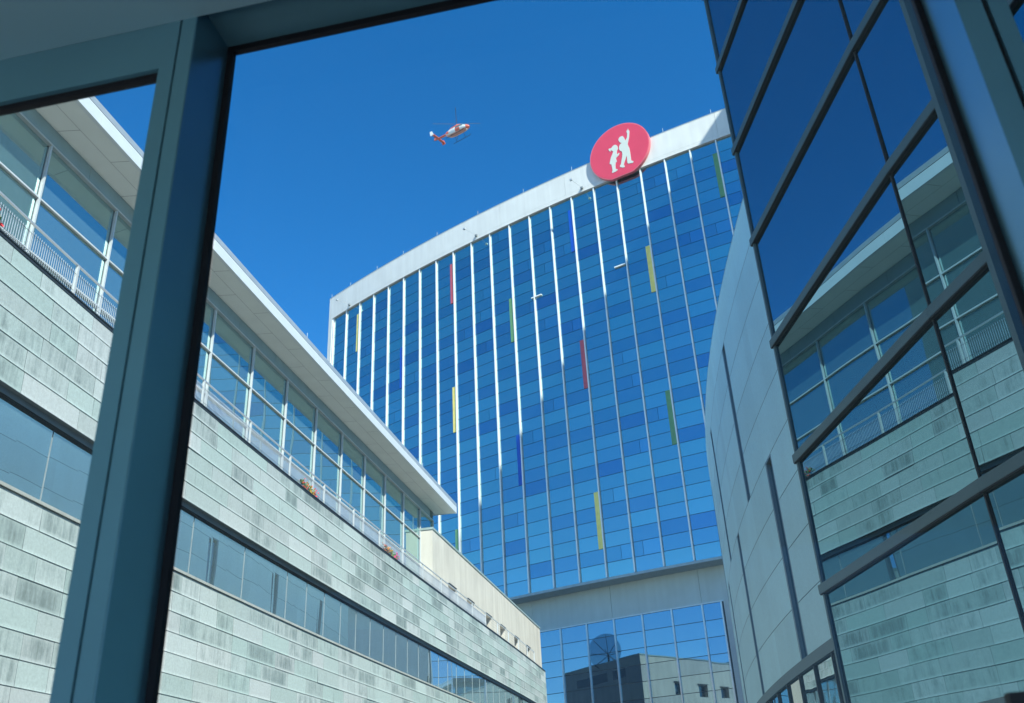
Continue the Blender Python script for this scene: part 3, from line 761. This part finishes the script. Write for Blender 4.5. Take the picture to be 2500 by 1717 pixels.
def ep(s, off, z): return GP[0] + d_ * s + n_ * off + Vector((0, 0, z))
b_.hexa([ep(-.03, .03, -7), ep(.02, .03, -7), ep(.02, -.35, -7), ep(-.03, -.35, -7)], [ep(-.03, .03, CZs[-1]), ep(.02, .03, CZs[-1]), ep(.02, -.35, CZs[-1]), ep(-.03, -.35, CZs[-1])])
b_.build('edge_trim', M_cap, mg)
b_ = MB(); b_.hexa([ep(-.02, -.3, 9.1), ep(.1, -.3, 9.1), ep(.1, -9, 9.1), ep(-.02, -9, 9.1)], [ep(-.02, -.3, CZs[-1]), ep(.1, -.3, CZs[-1]), ep(.1, -9, CZs[-1]), ep(-.02, -9, CZs[-1])]); b_.build('end_wall', M_cap, mg)
# closing post where the glass wall meets the window in front of the camera
az_ = radians(31.85); 
b_ = MB()
A_, B2 = GP[1], GP[2]; d1 = (B2 - A_).normalized(); n1 = NW[1]
s_ = 0.85
for q in range(200):
    p = A_ + d1 * (q * .02)
    if atan2(p.x, p.y) > az_: s_ = q * .02; break
b_.hexa([A_ + d1 * s_ + n1 * .13 + Vector((0, 0, -2)), A_ + d1 * (s_ + .07) + n1 * .13 + Vector((0, 0, -2)), A_ + d1 * (s_ + .07) + Vector((0, 0, -2)), A_ + d1 * s_ + Vector((0, 0, -2))],
        [A_ + d1 * s_ + n1 * .13 + Vector((0, 0, 17)), A_ + d1 * (s_ + .07) + n1 * .13 + Vector((0, 0, 17)), A_ + d1 * (s_ + .07) + Vector((0, 0, 17)), A_ + d1 * s_ + Vector((0, 0, 17))])
b_.build('corner_post', M_cap, mg)

# ------------------------------------------------------------------ tall block out of frame to the right: its shadow crosses the tower
LA = Vector((-4.97, 74.93, 22.0)) * ST; LB = Vector((18.62, 60.13, 52.6)) * ST
Ssl = Vector((SH.x, SH.y, math.tan(SUN_EL)))
Lv = LB - LA; ev = Lv - Ssl * (Lv.z / Ssl.z)
PA = LA + Ssl * 100 - ev * 0.008; PB = LA + Ssl * 100 + ev * 1.6
ed = ev.normalized(); out = Vector((ed.y, -ed.x, 0))
b_ = MB()
q0, q1, q2, q3 = PA, PB, PB + out * 22, PA + out * 22
b_.hexa([(q.x, q.y, -7) for q in (q0, q1, q2, q3)], [(q.x, q.y, PA.z) for q in (q0, q1, q2, q3)])
bt = thing('office_block', ((q0 + q2) / 2).to_2d().to_3d() + Vector((0, 0, -7)), 'tall plain block out of view whose slanting shadow crosses the tower', 'building')
b_.build('wall', M_conc, bt)

# ------------------------------------------------------------------ helicopter
hd = Vector((-0.04663, 0.75452, 0.65462)); HD = 205.0
hc = hd * HD + Vector((0.35, 0, 0))
he = thing('helicopter', hc - Vector((0, 0, 1.6)), 'small red and white helicopter flying in the blue sky left of the tower', 'helicopter')
th_ = radians(40)
viewh = Vector((hd.x, hd.y, 0)).normalized(); rh = Vector((viewh.y, -viewh.x, 0))
HX = (rh * cos(th_) - viewh * sin(th_)).normalized(); HZ = Vector((0, 0, 1)); 
HX = (HX + Vector((0, 0, -.04))).normalized()
HY = HZ.cross(HX).normalized(); HZ = HX.cross(HY)
def hp(x, y, z): return hc + HX * (x - 0.2) + HY * y + HZ * z
M_hw = mat('heli_white', (0.80, 0.80, 0.78), 0.35, 0, 0.02); M_hr = mat('heli_red', (0.68, 0.15, 0.09), 0.35, 0, 0.04); M_hg = mat('heli_window', (0.10, 0.16, 0.17), 0.1); M_hb = mat('heli_belly', (0.60, 0.30, 0.24), 0.5)
stn = [(3.55, .10, .08, -.35), (3.4, .32, .28, -.33), (2.9, .62, .55, -.25), (2.2, .82, .85, -.05), (1.4, .90, 1.02, .05), (0.2, .92, 1.05, .08), (-1.0, .92, 1.02, .10), (-1.9, .80, .85, .18), (-2.7, .50, .52, .40), (-3.0, .30, .32, .52)]
bd = MB()
def hm(r, k):
    a = 2 * pi * (k + .5) / 24; up_ = sin(a)
    if r <= 1: return 1
    if up_ < -.62: return 2
    if r == 2: return 0 if up_ < .25 else 3
    if r in (3, 4) and -.02 < up_ < .72: return 3
    if r == 3: return 3 if up_ > .2 else 0
    if r == 5: return 0 if up_ < .55 else 1
    if r in (6, 7): return 0
    if r == 4: return 1 if up_ < 0 else 0
    return 1 if up_ > .3 else 0
bd.lathe([(hp(x, 0, z), HY * w_, HZ * h_) for x, w_, h_, z in stn], 24, m=[hm] * 9)
bd.poly([hp(-3.0, .30 * cos(2 * pi * k / 24), .52 + .32 * sin(2 * pi * k / 24)) for k in range(24)], 0)
bd.poly([hp(3.55, .10 * cos(2 * pi * k / 24), -.35 + .08 * sin(2 * pi * k / 24)) for k in range(24)], 1)
bd.build('fuselage', [M_hw, M_hr, M_hb, M_hg], he, smooth=True)
b_ = MB(); b_.lathe([(hp(x, 0, z), HY * w_, HZ * h_) for x, w_, h_, z in ((1.3, .05, .03, 1.05), (1.1, .42, .28, 1.05), (.2, .6, .48, 1.1), (-1.4, .58, .45, 1.05), (-2.4, .3, .2, .85), (-2.6, .05, .03, .8))], 16); b_.build('engine_cowling', M_hr, he, smooth=True)
b_ = MB(); b_.tube(hp(-2.7, 0, .55), hp(-6.3, 0, .75), .30, 12, r2=.15); b_.build('tail_boom', M_hr, he)
b_ = MB(); b_.hexa([hp(-5.9, -.05, .7), hp(-6.5, -.05, .7), hp(-6.5, .05, .7), hp(-5.9, .05, .7)], [hp(-6.2, -.04, 1.3), hp(-6.6, -.04, 1.3), hp(-6.6, .04, 1.3), hp(-6.2, .04, 1.3)]); b_.build('tail_fin', M_hr, he)
b_ = MB(); b_.hexa([hp(-5.1, -1.9, .68), hp(-5.7, -1.9, .68), hp(-5.7, 1.9, .68), hp(-5.1, 1.9, .68)], [hp(-5.1, -1.9, .80), hp(-5.7, -1.9, .80), hp(-5.7, 1.9, .80), hp(-5.1, 1.9, .80)]); b_.build('tailplane', M_hr, he)
for sy in (1, -1):
    b_ = MB(); b_.hexa([hp(-4.95, sy * 1.9, .35), hp(-5.85, sy * 1.9, .35), hp(-5.85, sy * 2.02, .35), hp(-4.95, sy * 2.02, .35)], [hp(-5.5, sy * 1.9, 1.55), hp(-6.1, sy * 1.9, 1.55), hp(-6.1, sy * 2.02, 1.55), hp(-5.5, sy * 2.02, 1.55)])
    b_.build('end_plate', M_hr if sy > 0 else M_hw, he)
for sy in (1, -1):
    b_ = MB(); b_.tube(hp(2.6, sy * 1.2, -1.65), hp(-1.9, sy * 1.2, -1.7), .06, 8); b_.tube(hp(2.6, sy * 1.2, -1.65), hp(3.0, sy * 1.2, -1.4), .06, 8)
    for x in (1.5, -.9): b_.tube(hp(x, sy * 1.2, -1.67), hp(x, sy * .5, -.7), .05, 6)
    b_.build('skid', M_dark, he)
b_ = MB(); b_.tube(hp(-.1, 0, 1.4), hp(-.1, 0, 2.05), .14, 8); b_.build('rotor_mast', M_dark, he)
M_blade = mat('blade_grey', (0.12, 0.16, 0.22), 0.5)
for k in range(4):
    a = radians(38 + 90 * k); u = HX * cos(a) + HY * sin(a); v = (HX * -sin(a) + HY * cos(a)) * .6; c_ = hp(-.1, 0, 2.0)
    b_ = MB(); b_.hexa([c_ + u * .3 - v * .1, c_ + u * 5.2 - v * .1 + HZ * .12, c_ + u * 5.2 + v * .1 + HZ * .12, c_ + u * .3 + v * .1], [c_ + u * .3 - v * .1 + HZ * .03, c_ + u * 5.2 - v * .1 + HZ * .15, c_ + u * 5.2 + v * .1 + HZ * .15, c_ + u * .3 + v * .1 + HZ * .03])
    b_.build('rotor_blade', M_blade, he)
for k in range(2):
    a = radians(30 + 90 * k); u = HX * cos(a) + HZ * sin(a); c_ = hp(-6.4, .18, 1.2)
    b_ = MB(); b_.tube(c_ - u * .9, c_ + u * .9, .04, 5); b_.build('tail_rotor_blade', M_dark, he)
b_ = MB(); b_.tube(hp(-2.0, -.86, .0), hp(-2.0, -.92, .0), .34, 16); b_.build('side_emblem', M_hr, he)
b_ = MB(); b_.tube(hp(2.9, -.1, -.95), hp(2.95, -.1, -1.1), .13, 10); b_.build('search_light', M_hw, he)

# ------------------------------------------------------------------ window and room around the camera
WU = Vector((0.9812, -0.193, 0)).normalized(); WN = Vector((0.193, 0.9812, 0)).normalized()
def W(u, w_, z): return WU * u + WN * w_ + Vector((0, 0, z))
def wbox(mb, u0, u1, w0, w1, z0, z1, m=0):
    mb.hexa([W(u0, w0, z0), W(u1, w0, z0), W(u1, w1, z0), W(u0, w1, z0)], [W(u0, w0, z1), W(u1, w0, z1), W(u1, w1, z1), W(u0, w1, z1)], m)
wF, wG = 1.445, 1.60
ZC, ZHc, ZHl, ZSill = 1.805, 1.85, 1.658, -0.75
wf = thing('window_frame', W(0, wF, ZSill), 'dark teal metal window frame close to the camera with two mullions and three panes', 'window')
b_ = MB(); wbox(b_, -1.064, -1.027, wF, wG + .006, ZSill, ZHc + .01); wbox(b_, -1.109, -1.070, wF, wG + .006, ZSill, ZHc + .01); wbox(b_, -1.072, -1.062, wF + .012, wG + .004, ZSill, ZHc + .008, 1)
b_.build('left_mullion', [M_framelit, M_gasket], wf)
b_ = MB(); wbox(b_, -1.0265, -1.0245, wF + .001, wG - .009, ZSill, ZHc - .001); b_.build('reveal', M_frame, wf)
b_ = MB(); wbox(b_, .6245, .6700, wF, wG + .006, ZSill, ZHc + .01); wbox(b_, .680, .7125, wF, wG + .006, ZSill, ZHc + .01); wbox(b_, .668, .682, wF + .012, wG + .004, ZSill, ZHc + .008, 1)
b_.build('right_mullion', [M_frame, M_gasket], wf)
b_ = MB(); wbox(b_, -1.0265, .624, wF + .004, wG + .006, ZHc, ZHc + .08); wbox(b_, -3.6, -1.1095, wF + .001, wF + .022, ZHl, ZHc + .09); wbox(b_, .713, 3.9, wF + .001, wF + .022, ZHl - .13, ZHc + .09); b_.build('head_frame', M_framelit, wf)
b_ = MB()
g_ = .018
wbox(b_, -1.0265, -1.0265 + g_, wG - .008, wG + .008, ZSill, ZHc - .001); wbox(b_, .624 - g_ * .7, .624, wG - .008, wG + .008, ZSill, ZHc - .001)
wbox(b_, -1.0265 + g_, .624 - g_ * .7, wG - .008, wG + .008, ZHc - .020, ZHc - .001)
wbox(b_, -3.6, -1.1095, wF + .012, wF + .030, ZHl - .016, ZHl - .001); wbox(b_, .713, 3.9, wF + .012, wF + .030, ZHl - .16, ZHl - .131)
b_.build('gasket', M_gasket, wf)
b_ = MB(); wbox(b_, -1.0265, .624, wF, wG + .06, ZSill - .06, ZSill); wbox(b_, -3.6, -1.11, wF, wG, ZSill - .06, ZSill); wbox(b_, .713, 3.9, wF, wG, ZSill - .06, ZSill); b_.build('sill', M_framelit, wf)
mm, n, l, o = new_mat('tinted_pane')
tr = n.new('ShaderNodeBsdfTransparent'); tr.inputs['Color'].default_value = (0.85, 0.96, 0.96, 1)
gl_ = n.new('ShaderNodeBsdfGlossy'); gl_.inputs['Roughness'].default_value = 0.0; gl_.inputs['Color'].default_value = (.9, .95, 1, 1)
fr = n.new('ShaderNodeFresnel'); fr.inputs['IOR'].default_value = 1.25
ms = n.new('ShaderNodeMixShader'); l.new(fr.outputs[0], ms.inputs[0]); l.new(tr.outputs[0], ms.inputs[1]); l.new(gl_.outputs[0], ms.inputs[2]); du = n.new('ShaderNodeBsdfTranslucent'); du.inputs['Color'].default_value = (0.78, 0.95, 0.92, 1)
md = n.new('ShaderNodeMixShader'); md.inputs[0].default_value = 0.052
l.new(ms.outputs[0], md.inputs[1]); l.new(du.outputs[0], md.inputs[2]); l.new(md.outputs[0], o.inputs[0])
for u0, u1, w_, z1 in ((-1.0, .605, wG, ZHc - .03), (-3.6, -1.112, wF + .021, ZHl - .02), (.715, 3.9, wF + .021, ZHl - .15)):
    p_ = MB(); p_.quad(W(u0, w_, ZSill), W(u1, w_, ZSill), W(u1, w_, z1), W(u0, w_, z1)); p_.build('window_pane', mm, wf)
b_ = MB(); wbox(b_, .362, .60, 1.385, 1.41, .075, .128); wbox(b_, .385, .60, 1.36, 1.43, .02, .075); b_.build('unknown_dark_shape', M_gasket, wf)  # dark blocks added as stand-in for an unidentified shape near the right mullion
kb = MB(); kc = W(.735, 1.37, 1.14)
kb.lathe([(kc + WU * x, WN * r, Vector((0, 0, r))) for x, r in ((-.03, .002), (-.027, .018), (-.012, .027), (.03, .028), (.09, .024), (.11, .002))], 20)
kb.build('handle_knob', mat('knob_grey', (0.22, 0.24, 0.25), 0.5), wf, smooth=True)

def setting(name, mb, mt):
    o_ = mb.build(name, mt); o_['kind'] = 'structure'; return o_
b_ = MB(); wbox(b_, -4.0, 4.3, -4.0, wF - .0, ZC, ZC + .25); setting('ceiling', b_, M_ceil)
b_ = MB(); wbox(b_, -4.0, 4.3, -4.0, wG, -1.75, -1.6); setting('floor', b_, M_floor)
b_ = MB(); wbox(b_, -4.0, 4.3, -4.2, -4.0, -1.75, -1.0); setting('back_wall', b_, M_room)
b_ = MB(); wbox(b_, -4.2, -4.0, -4.2, wG + .06, -1.75, 2.05); setting('side_wall', b_, M_room)
b_ = MB(); wbox(b_, 4.3, 4.5, -4.2, wG - .3, -1.75, 2.05); setting('side_wall', b_, M_room)
b_ = MB(); wbox(b_, -4.2, 3.92, wF, wG + .06, -7, ZSill - .06); setting('outer_wall', b_, M_frame)
b_ = MB(); wbox(b_, -4.2, 4.2, wF + .0, wG + .004, ZHc + .10, 4.2); wbox(b_, -4.0, -3.6, wF, wG + .06, ZSill - .06, ZHc + .09); wbox(b_, 3.9, 4.3, wF, wG + .06, ZSill - .06, ZHc + .09); setting('lintel', b_, M_frame)
